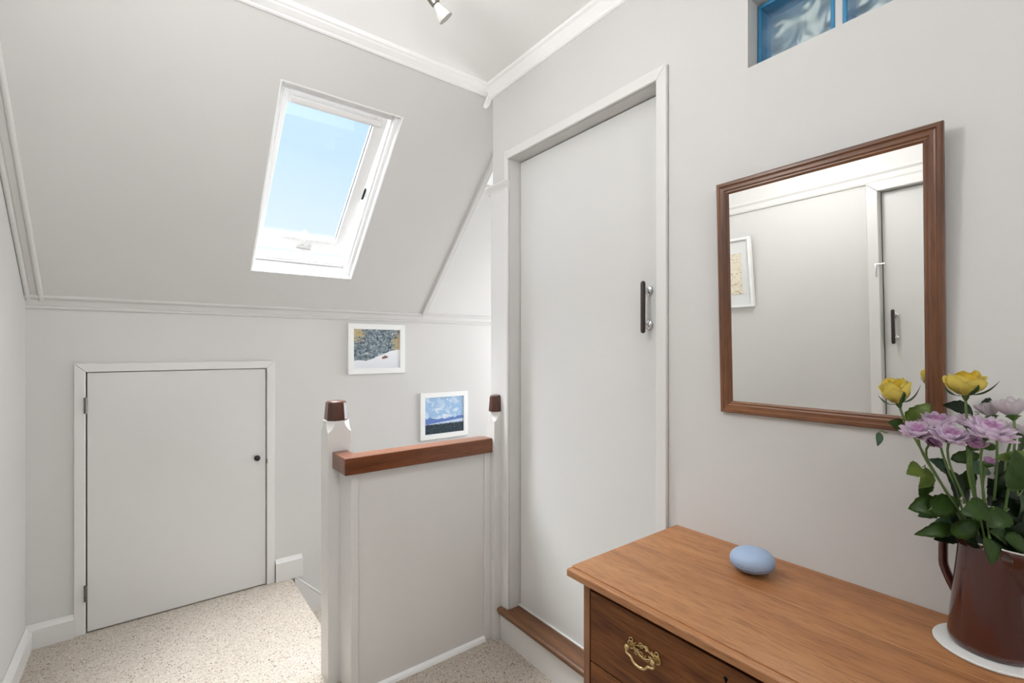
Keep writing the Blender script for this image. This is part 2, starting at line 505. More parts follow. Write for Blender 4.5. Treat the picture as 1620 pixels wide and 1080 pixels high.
# ---- right wall: doorway and glass block opening
RY0, RY1, RZ0, RZ1 = 0.9427, 1.7487, 0.150, 2.236
GY0, GY1, GZ0, GZ1 = 0.2400, 0.6492, 2.143, 2.342
bm = newbm(); xr2 = XR + 0.12
box(bm, XR, xr2, RY1, YE, 0, CH); box(bm, XR, xr2, RY0, RY1, RZ1, CH); box(bm, XR, xr2, RY0, RY1, 0, RZ0 - .0285)
box(bm, XR, xr2, GY1, RY0, 0, CH); box(bm, XR, xr2, GY0, GY1, 0, GZ0); box(bm, XR, xr2, GY0, GY1, GZ1, CH); box(bm, XR, xr2, -1.9, GY0, 0, CH)
box(bm, xr2, 3.2, YE - 0.1, YE, -2.3, CH)
struct(obj('wall_right', bm, M['wall']))
# ---- walls behind the camera and round the stairs
bm = newbm()
box(bm, XL - 0.1, XR + 0.1, -2.0, -1.9, 0, CH)
struct(obj('wall_front', bm, M['wall']))
bm = newbm(); box(bm, 3.1, 3.2, YE, YB, -2.3, CH)
struct(obj('wall_stair_end', bm, M['wall']))
bm = newbm(); box(bm, 0.60, xr2, 1.868, 1.967, -2.3, -0.2); box(bm, 0.58, 0.68, 1.967, YB, -2.3, -0.2)
struct(obj('wall_stair_side', bm, M['wall']))
# ---- bathroom beyond the glass blocks
bm = newbm(); box(bm, xr2, 3.3, -1.2, YE - 0.1, CH - .02, CH + 0.08); box(bm, 3.2, 3.3, -1.2, YE - .1, 0, CH)
struct(obj('wall_bathroom', bm, M['wall']))

# ---- stairs going down to the right
bm = newbm(); x = 0.68; z = 0
for i in range(9):
    z -= 0.235
    box(bm, x - 0.0 if i == 0 else x - 0.02, x + 0.235, 1.967, YB, z - 0.235, z); x += 0.235
o = obj('stair_steps', bm, M['carpet'], bevel=0.012); struct(o)
bm = newbm()
prism(bm, [(0.69, -0.002), (0.70, -0.20), (0.9, -0.45), (2.9, -2.45), (2.9, -2.17)], lambda p, q, t: (p, t, q), YB - 0.020, YB)
prism(bm, [(0.69, -0.004), (2.9, -2.172), (2.9, -2.155), (0.69, 0.013)], lambda p, q, t: (p, YB - .020 * (1 - t) - .0005, q), 0, 1)
struct(obj('trim_stair_string', bm, M['gloss'], bevel=0.004))


# ---- skirtings
def skirt(name, p0, p1, inward, h=0.123, th=0.024, z0=0.0):
    """board with a sloping top from p0 to p1, thickness towards inward"""
    p0 = Vector((*p0, 0)); p1 = Vector((*p1, 0)); iw = Vector((*inward, 0))
    prof = [(0, 0), (th, 0), (th, h - 0.02), (th * 0.72, h - 0.016), (0.004, h), (0, h)]
    bm = newbm(); d = p1 - p0
    prism(bm, prof, lambda p, q, t: p0 + d * t + iw * p + UP * (q + z0), 0, 1)
    return obj(name, bm, M['gloss'], bevel=0.0015)


struct(skirt('baseboard_back', (XL, YB), (-0.2765, YB), (0, -1), 0.108))
struct(skirt('baseboard_back_right', (0.5885, YB), (0.735, YB), (0, -1), 0.128))
struct(skirt('baseboard_left', (XL, YB - 0.0), (XL, 0.86), (1, 0), 0.100))
struct(skirt('baseboard_right', (XR, 0.89), (XR, -1.9), (-1, 0)))


# ---- picture-rail style mouldings: a thin board with a round bead on each edge
def bead(r, cx, cy, n_=6, a0=PI, a1=0):
    return [(cx + r * math.cos(a0 + (a1 - a0) * i / n_), cy + r * math.sin(a0 + (a1 - a0) * i / n_)) for i in range(n_ + 1)]


def moulding_prof(w, th=0.005, r=0.008):
    # p across the board 0..w, q height off the surface
    pr_ = [(0, 0)] + bead(r, r, th * 0.6) + [(2 * r + .004, th), (w - 2 * r - .004, th)] + bead(r, w - r, th * 0.6) + [(w, 0)]
    return pr_


# horizontal along the foot of the slope (lower bead on the wall, upper bead on the slope)
bm = newbm()
sn, cs_ = math.sin(SA), math.cos(SA)
low = [(YB - q, 1.5395 + p) for p, q in [(0, 0)] + bead(0.0085, 0.0085, 0.004) + [(0.022, 0.005)]]
upb = []
for p, q in [(0.012, 0.005)] + bead(0.009, 0.031, 0.003) + [(0.040, 0)]:
    v = T(0, p, -q); upb.append((v[1], v[2]))
poly = low + upb + [(YB + 0.03, 1.60), (YB + 0.03, 1.5395)]
prism(bm, poly, lambda p, q, t: (t, p, q), XL, E)
prism(bm, low + [(YB - .005, 1.585)] + [(YB - q, 1.5395 + p) for p, q in bead(0.007, 0.058, 0.003)] + [(YB, 1.606)], lambda p, q, t: (t, p, q), E, 3.1)
struct(obj('trim_dado', bm, M['wall'], smooth=False))
# up the left edge of the slope
bm = newbm(); prism(bm, moulding_prof(0.062, r=0.0095), lambda p, q, t: T(XL + p, t, -q), 0.012, 1.53)
struct(obj('trim_slope_left', bm, M['wall']))
# up the right edge of the slope
bm = newbm(); prism(bm, [(0, 0)] + bead(0.011, 0.011, 0.003) + [(0.022, 0)], lambda p, q, t: T(E - 0.022 + p, t, -q), 0.03, 1.53)
struct(obj('trim_slope_right', bm, M['wall']))
# cornice at the top of the slope
bm = newbm()
prism(bm, [(1.862, CH), (1.862, CH - .006), (1.868, CH - .013), (1.880, CH - 0.014), (1.885, CH - .018), (1.905, CH - .022), (1.918, CH - .024), (1.922, CH - .028), (1.932, CH - .030), (1.940, CH - .026), (1.943, CH)],
      lambda p, q, t: (t, p, q), XL, XR + 0.03)
struct(obj('trim_cornice_slope', bm, M['ceil']))
# cornice along the right wall
bm = newbm()
cp = [(0, -0.0545), (0.006, -0.0545), (0.012, -0.050), (0.014, -0.043), (0.018, -0.038), (0.024, -0.028), (0.030, -0.020), (0.033, -0.015), (0.037, -0.013), (0.042, -0.010), (0.045, -0.004), (0.045, 0), (0, 0)]
prism(bm, cp, lambda p, q, t: (XR - p, t, CH + q), -1.9, YE + 0.012)
o = struct(obj('trim_cornice_right', bm, M['ceil']))
# its short return running down the slope end
bm = newbm()
prism(bm, [(0, 0), (0.010, 0.0), (0.020, 0.004), (0.026, 0.012), (0.026, 0.03), (0, 0.03)], lambda p, q, t: (XR + 0.018 - p, YE + 0.035 + t * 0.9 - q, CH - 0.012 - t + q * 0.1), 0.0, 0.055)
struct(obj('trim_cornice_return', bm, M['ceil'], bevel=0.002))
# board on the wall end with a little moulded capping
struct(bx('trim_wall_end_board', (XR - 0.011, XR, 1.7755, YE + 0.002, 0, 2.103), M['gloss'], bevel=0.003))
bm = newbm()
prism(bm, [(0, -0.036), (0.012, -0.036), (0.015, -0.028), (0.022, -0.020), (0.030, -0.010), (0.034, -0.004), (0.034, 0), (0, 0)], lambda p, q, t: (XR - p, t, 2.1355 + q), 1.745, YE + 0.022)
struct(obj('trim_wall_end_capping', bm, M['gloss'], bevel=0.001))
# rail at door-head height on the left wall
bm = newbm(); prism(bm, [(0, 2.088), (0.010, 2.088), (0.014, 2.098), (0.016, 2.122), (0.024, 2.134), (0.024, 2.141), (0, 2.141)], lambda p, q, t: (XL + p, t, q), -1.9, 2.30)
struct(obj('trim_rail_left', bm, M['gloss']))

# ---- skylight
w1 = struct(empty('window_1', T((U0 + U1) / 2, S0, 0)))
bm = newbm()     # lining of the reveal
for b_ in ((U0 - .004, U0 + .0, S0, S1, 0, .16), (U1 - 0.0, U1 + .004, S0, S1, 0, .16)):
    pass
t_ = 0.006
box(bm, U0, U0 + t_, S0, S1, 0.001, .165, T); box(bm, U1 - t_, U1, S0, S1, 0.001, .165, T)
box(bm, U0 + t_, U1 - t_, S0, S0 + t_, 0.001, .165, T); box(bm, U0 + t_, U1 - t_, S1 - t_, S1, 0.001, .165, T)
obj('reveal_lining', bm, M['white'], w1)
bm = newbm()     # fixed frame
fa, fb = 0.055, 0.165
box(bm, U0 + t_, U0 + .024, S0 + t_, S1 - t_, fa, fb, T); box(bm, U1 - .032, U1 - t_, S0 + t_, S1 - t_, fa, fb, T)
box(bm, U1 - .022, U1 - t_, S0 + t_, S1 - t_, fa - .02, fa, T)
box(bm, U0 + .024, U1 - .032, S0 + t_, S0 + .030, .105, fb, T); box(bm, U0 + .024, U1 - .032, S1 - .050, S1 - t_, fa, fb, T)
box(bm, U0 + .03, U1 - .04, S0 + .012, S0 + .022, .097, .105, T)
obj('window_frame', bm, M['white'], w1, bevel=0.002)
PA = math.radians(5.2); SM, WM = 0.80, 0.105


def TS(u, s, w):
    """sash space, tipped about its middle pivot: the foot swings out"""
    ds, dw = s - SM, w
    return T(u, SM + ds * math.cos(PA) + dw * math.sin(PA), WM - ds * math.sin(PA) + dw * math.cos(PA))


XA, XB, YA_, YB_ = 0.456, 0.918, 0.362, 1.238
sash = None
bm = newbm()
box(bm, XA, XA + .022, YA_, YB_, -.022, .022, TS); box(bm, XB - .058, XB, YA_, YB_, -.022, .022, TS)
box(bm, XA + .022, XB - .058, YA_, YA_ + .085, -.022, .022, TS); box(bm, XA + .022, XB - .058, YB_ - .055, YB_, -.022, .022, TS)
sash = obj('sash', bm, M['white'], w1, bevel=0.003)
bm = newbm(); box(bm, XA + .022, XB - .058, YA_ + .085, YB_ - .055, .004, .008, TS); obj('glass_pane', bm, M['glass'], sash)
bm = newbm()     # grey gasket line round the glass
for b_ in ((XA + .020, XA + .025), (XB - .0625, XB - .0575)): box(bm, *b_, YA_ + .085, YB_ - .055, -.004, .003, TS)
obj('gasket', bm, plain('grey_gasket', (150, 152, 155), 0.6), sash)
bm = newbm(); box(bm, XA + .03, XB - .03, YB_ - .040, YB_ - .016, -.040, -.024, TS); obj('ventilation_bar', bm, plain('light_grey_bar', (232, 230, 228), 0.4), sash, bevel=0.005)
bm = newbm()     # latch
box(bm, .675, .735, YA_ + .02, YA_ + .040, -.030, -.022, TS); box(bm, .690, .712, YA_ + .04, YA_ + .095, -.032, -.022, TS); box(bm, .655, .740, YA_ + .000, YA_ + .018, -.042, -.022, TS)
obj('latch_handle', bm, M['white'], sash, bevel=0.004)
bm = newbm(); box(bm, XB, XB + .012, SM - .035, SM + .035, -.02, .004, TS); obj('pivot_hinge', bm, M['dark'], w1, bevel=.002)
bm = newbm(); box(bm, U0 + .04, U0 + .30, S0 + .034, S0 + .040, .125, .131, T); box(bm, U0 + .27, U0 + .31, S0 + .031, S0 + .044, .120, .128, T)
obj('stay_arm', bm, M['chrome'], w1, bevel=.002)

# ---- cupboard door in the back wall
d1 = struct(empty('door_1', ((DX0 + DX1) / 2, YB, 0)))
bm = newbm(); aw = 0.042; yf = YB - 0.017


def architrave_y(bm, x0, x1, z1, w, y0, y1):
    poly = lambda: None
    for (a, b_, c, d) in (((x0 - w, 0), (x0, 0), (x0, z1), (x0 - w, z1 + w)), ((x1, 0), (x1 + w, 0), (x1 + w, z1 + w), (x1, z1)), ((x0, z1), (x1, z1), (x1 + w, z1 + w), (x0 - w, z1 + w))):
        prism(bm, [a, b_, c, d], lambda p, q, t: (p, t, q), y0, y1)


architrave_y(bm, DX0 + .0, DX1 - .0, DZ, aw, yf, YB)
obj('door_frame', bm, M['gloss'], d1, bevel=0.004)
bx('door_panel', (DX0 + .005, DX1 - .004, YB - 0.006, YB + 0.028, 0.006, DZ - .003), M['door'], d1, bevel=0.002)
bx('frame_backing', (DX0 + .0005, DX1 - .0005, YB + 0.04, YB + 0.05, 0.0, DZ), M['dark'], d1)
bm = newbm(); lathe(bm, [(0, 0), (.009, 0), (.010, .003), (.006, .006), (.0055, .013), (.010, .017), (.0155, .022), (.0165, .028), (.013, .034), (.006, .037), (0, .0375)], (0.490, YB - 0.006, 0.739), (0, -1, 0), 24)
obj('knob', bm, M['black'], d1, smooth=True)
for z in (1.088, 0.197):
    bm = newbm(); tube(bm, [(DX0 + .0, YB - .021, z - .038), (DX0 + .0, YB - .021, z + .038)], 0.0058, 10)
    for k_ in range(-2, 3): tube(bm, [(DX0, YB - .021, z + k_ * .0155 - .0012), (DX0, YB - .021, z + k_ * .0155 + .0012)], 0.0068, 10)
    obj('hinge', bm, M['hinge'], d1)
bx('latch_plate', (DX1 - .004, DX1 + .003, YB - .0195, YB - .016, .70, .725), M['hinge'], d1)


# ---- tall door in the right wall
def pull_handle(parent, face, yc, z0, z1, out, off=0.0):
    """dark bar held off the door by two chromed blocks; out = direction off the face"""
    zm = (z0 + z1) / 2
    h_ = None
    bm = newbm(); xf = face + out * 0.036
    tube(bm, [(xf, yc, z0), (xf, yc, z0 + .004), (xf, yc, z0 + .010), (xf, yc, z1 - .010), (xf, yc, z1 - .004), (xf, yc, z1)], [.004, .0075, .0085, .0085, .0075, .004], 12)
    h_ = obj('door_handle', bm, M['brown'], parent, smooth=True)
    for z in (z0 + .030, z1 - .030):
        bm = newbm()
        tube(bm, [(face + out * a, yc, z) for a in (0, .004, .008, .012, .028)], [.0175, .018, .0155, .006, .005], 8)
        obj('handle_mount', bm, M['chrome'], h_, bevel=.001)


d2 = struct(empty('door_2', (XR, (RY0 + RY1) / 2, RZ0)))
xd = 1.395
bx('door_panel', (xd, xd + .036, RY0 + .004, RY1 - .004, RZ0 + .004, RZ1 - .004), M['door'], d2, bevel=.002)
bm = newbm()


def architrave_x(bm, y0, y1, z0, z1, w0, w1_, wt, x0, x1):
    for poly in ([(y0 - w0, z0), (y0, z0), (y0, z1), (y0 - w0, z1 + wt)], [(y1, z0), (y1 + w1_, z0), (y1 + w1_, z1 + wt), (y1, z1)],
                 [(y0, z1), (y1, z1), (y1 + w1_, z1 + wt), (y0 - w0, z1 + wt)]):
        prism(bm, poly, lambda p, q, t: (t, p, q), x0, x1)


architrave_x(bm, RY0, RY1, RZ0, RZ1, .040, .0262, .039, XR - .014, XR)
obj('door_frame', bm, M['gloss'], d2, bevel=.004)
bm = newbm()
box(bm, xd + .0365, xr2 - .002, RY0, RY1, RZ0, RZ1)
obj('door_stop', bm, M['dark'], d2)
bm = newbm(); box(bm, xd - .010, xd - .001, RY0 + .001, RY1 - .001, RZ0 + .0002, RZ0 + .008); obj('sill_strip', bm, M['gloss'], d2, bevel=.002)
pull_handle(d2, xd, 1.022, 1.412, 1.592, -1)
# timber threshold and riser below the door
bm = newbm()
prism(bm, [(1.300, RZ0 - .020), (1.293, RZ0 - .012), (1.293, RZ0 - .006), (1.300, RZ0), (xd + .03, RZ0), (xd + .03, RZ0 - .028), (1.300, RZ0 - .028)], lambda p, q, t: (p, t, q), 0.885, 1.7480)
prism(bm, [(1.300, RZ0 - .020), (1.293, RZ0 - .012), (1.293, RZ0 - .006), (1.300, RZ0), (XR - .0145, RZ0), (XR - .0145, RZ0 - .028), (1.300, RZ0 - .028)], lambda p, q, t: (p, t, q), 1.7480, 1.795)
obj('threshold', bm, M['tread'], d2, bevel=.002)
struct(bx('trim_step_riser', (1.314, XR, 0.885, 1.795, 0, RZ0 - .028), M['gloss'], bevel=.002))

# ---- door seen in the mirror
d3 = struct(empty('door_3', (XL, (LY0 + LY1) / 2, 0)))
bx('door_panel', (XL - .075, XL - .038, LY0 + .004, LY1 - .004, 0.006, LZ - .004), M['door'], d3, bevel=.002)
bm = newbm(); architrave_x(bm, LY0, LY1, 0, LZ, .05, .05, .046, XL, XL + .016); obj('door_frame', bm, M['gloss'], d3, bevel=.004)
bx('door_stop', (XL - .118, XL - .076, LY0, LY1, 0, LZ), M['gloss'], d3)
pull_handle(d3, XL - .038, 0.748, 1.245, 1.425, 1)
bm = newbm(); tube(bm, [(XL + .018, LY1 + .012, 1.60), (XL + .018, LY1 + .012, 1.67)], .004, 8); tube(bm, [(XL + .018, LY1 + .018, 1.665), (XL + .018, LY1 - .025, 1.665)], .003, 8); obj('hook_latch', bm, M['chrome'], d3)

# ---- glass blocks
g2 = struct(empty('window_2', (XR + .055, (GY0 + GY1) / 2, GZ0)))
bw = 0.192
for i in range(2):
    y1 = GY1 - .001 - i * (bw + .0165); y0 = y1 - bw; z0, z1 = GZ0 + .003, GZ0 + .003 + .192
    xg = XR + .054; fr = 0.010; dp = .080
    bm = newbm()
    for (a, b_, c, d) in ((y0, y1, z0, z0 + fr), (y0, y1, z1 - fr, z1), (y0, y0 + fr, z0 + fr, z1 - fr), (y1 - fr, y1, z0 + fr, z1 - fr)):
        box(bm, xg, xg + dp, a, b_, c, d)
    gb = obj('glass_block', bm, M['block_edge'], g2, bevel=.003)
    bx('front_pane', (xg + .004, xg + .007, y0 + fr, y1 - fr, z0 + fr, z1 - fr), M['glass'], gb)
    bm = newbm(); nseg = 18; vs = {}
    for face, xx in enumerate((xg + .066, xg + .076)):
        for a in range(nseg + 1):
            for c in range(nseg + 1):
                y = y0 + fr + (bw - 2 * fr) * a / nseg; z = z0 + fr + (.192 - 2 * fr) * c / nseg
                vs[face, a, c] = bm.verts.new((xx + .0025 * math.sin(a * .7 + c * .35 + 2 * math.sin(c * .3 + i)) * (1 - face), y, z))
        for a in range(nseg):
            for c in range(nseg):
                bm.faces.new([vs[face, a, c], vs[face, a + 1, c], vs[face, a + 1, c + 1], vs[face, a, c + 1]])
    obj('wavy_pane', bm, M['block_pane'], gb, smooth=True)
bx('mortar_joint', (XR + .058, XR + .11, GY1 - .001 - bw - .0165, GY1 - .001 - bw, GZ0, GZ1), M['wall'], g2)

# ================================================================== THINGS
# ---- stair balustrade
bal = tag(empty('stair_balustrade', (0.95, 1.9, 0)), 'white panelled balustrade with brown handrail and two capped newel posts beside the stairs', 'balustrade')


def post_body(bm, x0, x1, y0, y1, z0, z1, cut, axes=(1, 1, 1, 1)):
    """square post; its four corners are scooped away over the top 'cut' to an octagon"""
    box(bm, x0, x1, y0, y1, z0, z1 - cut)
    n_ = 7
    rings = []
    for i in range(n_ + 1):
        a = i / n_ * PI / 2; zz = z1 - cut + cut * i / n_
        c = 0.0005 + 0.028 * math.sin(a) ** .7
        ring = []
        for (cx, cy, sx_, sy, on) in ((x0, y0, 1, 1, axes[0]), (x1, y0, -1, 1, axes[1]), (x1, y1, -1, -1, axes[2]), (x0, y1, 1, -1, axes[3])):
            cc = c if on else 0.0003
            p, q = (cx, cy + sy * cc), (cx + sx_ * cc, cy)
            if sx_ * sy < 0: p, q = q, p
            ring += [Vector((*p, zz)), Vector((*q, zz))]
        rings.append(ring)
    sweep(bm, rings, lambda i: rings[i])


def cap_mesh(bm, x0, x1, y0, y1, z0, z1, c=0.022, tp=0.13, half=False):
    def ring(k_, zz, cc):
        mx, my = (x0 + x1) / 2, (y0 + y1) / 2
        if half: mx = x1
        out = []
        for (cx, cy, sx_, sy) in ((x0, y0, 1, 1), (x1, y0, -1, 1), (x1, y1, -1, -1), (x0, y1, 1, -1)):
            c2 = 0.0005 if (half and sx_ < 0) else cc
            p, q = (cx, cy + sy * c2), (cx + sx_ * c2, cy)
            if sx_ * sy < 0: p, q = q, p
            for (a, b_) in (p, q): out.append(Vector((mx + (a - mx) * k_, my + (b_ - my) * k_, zz)))
        return out
    h = z1 - z0
    rings = [ring(.97, z0, c), ring(1, z0 + .004, c), ring(1 - tp, z1 - .010, c), ring(1 - tp - .10, z1 - .003, c), ring(.45, z1, c)]
    sweep(bm, rings, lambda i: rings[i])


nx0, nx1, ny0, ny1 = .578, .672, 1.9675, 2.066
bm = newbm(); post_body(bm, nx0, nx1, ny0, ny1, -0.25, 1.062, .045); np_ = obj('newel_post', bm, M['gloss'], bal, bevel=.0025)
bm = newbm(); cap_mesh(bm, nx0 + .004, nx1 - .004, ny0 + .004, ny1 - .004, 1.0625, 1.143); obj('newel_cap', bm, M['cap'], np_, bevel=.002)
qx0, qy0, qy1 = 1.281, 1.797, 1.858
bm = newbm(); post_body(bm, qx0, XR - .0115, qy0, qy1, 0, 1.062, .045, (1, 0, 0, 1)); np2 = obj('newel_post', bm, M['gloss'], bal, bevel=.0025)
bm = newbm(); cap_mesh(bm, qx0 - .002, XR - .0118, qy0 + .002, qy1 - .002, 1.0625, 1.141, c=.016, half=True); obj('newel_cap', bm, M['cap'], np2, bevel=.002)
bm = newbm()
prism(bm, [(.594, 1.81), (qx0, 1.81), (qx0, 1.875), (1.262, 1.893), (.656, 1.893), (.656, 1.967), (.594, 1.967)], lambda p, q, t: (p, q, t), .873, .940)
obj('handrail', bm, M['rail'], bal, bevel=.004)
bm = newbm(); box(bm, .6232, qx0, 1.832, 1.9665, 0.0, .873); pan = obj('panel', bm, M['gloss'], bal, bevel=.002)
bm = newbm(); box(bm, .6232, .652, 1.8255, 1.8318, 0, .8728); obj('stile', bm, M['gloss'], bal, bevel=.002)
bm = newbm(); box(bm, 1.246, qx0, 1.8255, 1.8318, 0, .8728); obj('stile', bm, M['gloss'], bal, bevel=.002)
bm = newbm(); prism(bm, [(1.832, 0), (1.814, 0), (1.814, .004), (1.818, .014), (1.825, .019), (1.832, .020)], lambda p, q, t: (t, p, q), .652, 1.246)
obj('beading', bm, M['white'], bal, smooth=False)
bm = newbm(); box(bm, .672, qx0, 1.9665, 1.969, -0.25, 0.873)
obj('stair_side_panel', bm, M['gloss'], bal)


# ---- pictures
def picture(name, x0, x1, z0, z1, kind, label, bw_=.036):
    t = tag(empty(name, ((x0 + x1) / 2, YB, (z0 + z1) / 2)), label, 'picture')
    yf_ = YB - .017; bm = newbm()
    for poly in ([(x0, z0), (x0 + bw_, z0 + bw_), (x0 + bw_, z1 - bw_), (x0, z1)], [(x1, z0), (x1, z1), (x1 - bw_, z1 - bw_), (x1 - bw_, z0 + bw_)],
                 [(x0, z0), (x1, z0), (x1 - bw_, z0 + bw_), (x0 + bw_, z0 + bw_)], [(x0, z1), (x0 + bw_, z1 - bw_), (x1 - bw_, z1 - bw_), (x1, z1)]):
        prism(bm, poly, lambda p, q, t_: (p, t_, q), yf_, YB - .001)
    obj('frame', bm, M['pframe'], t, bevel=.0015)
    bx('print', (x0 + bw_ - .002, x1 - bw_ + .002, YB - .010, YB - .006, z0 + bw_ - .002, z1 - bw_ + .002), picture_mat(kind), t)


picture('framed_picture', 1.009, 1.396, 1.193, 1.519, 'snow', 'white framed print of a snowy slope below grey rocks, upper of two on back wall')
picture('framed_picture', 1.514, 1.903, .712, 1.044, 'mountain', 'white framed print of blue mountains over dark trees, lower of two on back wall')
# picture on the left wall, seen in the mirror
pt = tag(empty('framed_picture', (XL, 1.65, 1.71)), 'white framed drawing with wide mount, seen only in the mirror, on the left wall', 'picture')
lean = math.radians(4)


def TP(x, y, z):
    dz = z - 1.49
    return (XL + .003 + x + dz * math.sin(lean), y, 1.49 + dz * math.cos(lean))


bm = newbm(); py0, py1, pz0, pz1, fw_ = 1.440, 1.870, 1.490, 1.930, .016
box(bm, 0, .028, py0, py0 + fw_, pz0, pz1, TP); box(bm, 0, .028, py1 - fw_, py1, pz0, pz1, TP)
box(bm, 0, .028, py0 + fw_, py1 - fw_, pz0, pz0 + fw_, TP); box(bm, 0, .028, py0 + fw_, py1 - fw_, pz1 - fw_, pz1, TP)
obj('frame', bm, M['pframe'], pt, bevel=.001)
bm = newbm(); box(bm, .004, .010, py0 + fw_, py1 - fw_, pz0 + fw_, pz1 - fw_, TP); obj('mount', bm, M['mat'], pt)
bm = newbm(); box(bm, .010, .0125, py0 + .068, py1 - .068, pz0 + .085, pz1 - .095, TP)
obj('print', bm, picture_mat('drawing'), pt)

# ---- mirror
TH = math.atan2(.025, .642); MZ, MX = 1.176, 1.317


def TM(d, y, z):
    """d = depth behind the front face, z up the face"""
    return (MX + d * math.cos(TH) - z * math.sin(TH), y, MZ + d * math.sin(TH) + z * math.cos(TH))


my0, my1, mh, mw = .2325, .7215, .652, .034
mir = tag(empty('wall_mirror', (1.325, (my0 + my1) / 2, MZ)), 'rectangular mirror in a reddish-brown moulded wooden frame hung above the chest', 'mirror')
prof = [(0, .014), (0, .004), (.004, 0), (.010, 0), (.0125, .003), (.0155, .0035), (.022, .0035), (.0255, .006), (.029, .0055), (.034, .009), (.034, .014)]
for side in range(4):
    bm = newbm(); r0, r1 = [], []
    for p, d in prof:
        L_, R_, B_, T_ = my0 + p, my1 - p, p, mh - p
        q = [((L_, B_), (L_, T_)), ((R_, B_), (R_, T_)), ((L_, B_), (R_, B_)), ((L_, T_), (R_, T_))][side]
        r0.append(Vector(TM(d, *q[0]))); r1.append(Vector(TM(d, *q[1])))
    rr = [r0, r1]; sweep(bm, rr, lambda i: rr[i])
    obj('frame_rail', bm, M['mfr_v'] if side < 2 else M['mfr_h'], mir)
bm = newbm(); box(bm, .0095, .0115, my0 + mw - .003, my1 - mw + .003, mw - .003, mh - mw + .003, TM); obj('mirror_glass', bm, M['mirror'], mir)
bm = newbm(); box(bm, .0118, .0138, my0 + .004, my1 - .004, .004, mh - .004, TM); obj('backing_board', bm, M['cap'], mir)

# ---- ceiling spotlight
A = at(671, -16, 1.47); axis = (RT * .62 + FW * .35 + UP * -.75).normalized()
bulb = at(705, 29, 1.5)
sp_ = tag(empty('ceiling_spotlight', (bulb.x, bulb.y, CH)), 'nickel ceiling spotlight with a flared clear reflector bulb', 'ceiling light')
b0 = bulb - axis * .048
bm = newbm(); lathe(bm, [(0, -.075), (.0145, -.075), (.0155, -.072), (.0155, 0), (.0135, .002), (.0135, -.004), (0, -.004)], b0, axis, 24); obj('lamp_holder', bm, M['steel'], sp_, smooth=False, bevel=.001)
bm = newbm(); lathe(bm, [(0, .0), (.011, .0), (.0125, .008), (.0155, .018), (.020, .030), (.0235, .042), (.0245, .046), (.0245, .050), (.0225, .0495), (.020, .046), (0, .044)], b0, axis, 32)
obj('bulb', bm, plain('frosted_reflector', (205, 203, 198), 0.25, 0.2), sp_, smooth=True)
bm = newbm(); j = b0 - axis * .055; tube(bm, [j, j + Vector((0, 0, .03)) - FW * .01, Vector((j.x, j.y, CH - .02)) - FW * .02], .005, 10); obj('arm', bm, M['steel'], sp_, smooth=True)
bm = newbm(); lathe(bm, [(0, -.022), (.035, -.022), (.040, -.018), (.040, 0), (0, 0)], Vector((j.x, j.y, CH)) - FW * .02, (0, 0, 1), 28); obj('ceiling_plate', bm, M['steel'], sp_, bevel=.001)

# ---- chest of drawers
CT = .802
ch = tag(empty('chest_of_drawers', (1.09, .465, 0)), 'oak chest of drawers with swan-neck brass handles against the right wall', 'chest of drawers')
CX0, CX1, CY0, CY1 = .870, 1.312, .100, .834
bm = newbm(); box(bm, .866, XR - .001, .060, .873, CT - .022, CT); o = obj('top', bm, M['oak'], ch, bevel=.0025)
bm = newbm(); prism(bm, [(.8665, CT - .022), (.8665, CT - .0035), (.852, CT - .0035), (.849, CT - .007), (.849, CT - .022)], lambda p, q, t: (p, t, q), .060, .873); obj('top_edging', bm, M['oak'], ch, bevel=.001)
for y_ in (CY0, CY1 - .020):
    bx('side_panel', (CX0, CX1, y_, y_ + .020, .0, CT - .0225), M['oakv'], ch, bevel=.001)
bm = newbm(); box(bm, CX1 - .012, CX1, CY0 + .02, CY1 - .02, .05, CT - .0225)
box(bm, CX0 + .025, CX1 - .012, CY0 + .02, CY1 - .02, .05, .06)
obj('carcass', bm, M['dark'], ch)
bm = newbm()
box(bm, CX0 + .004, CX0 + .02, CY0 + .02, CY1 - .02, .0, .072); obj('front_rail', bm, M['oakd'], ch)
rows = [(.588, .7595), (.412, .584), (.245, .406), (.078, .239)]


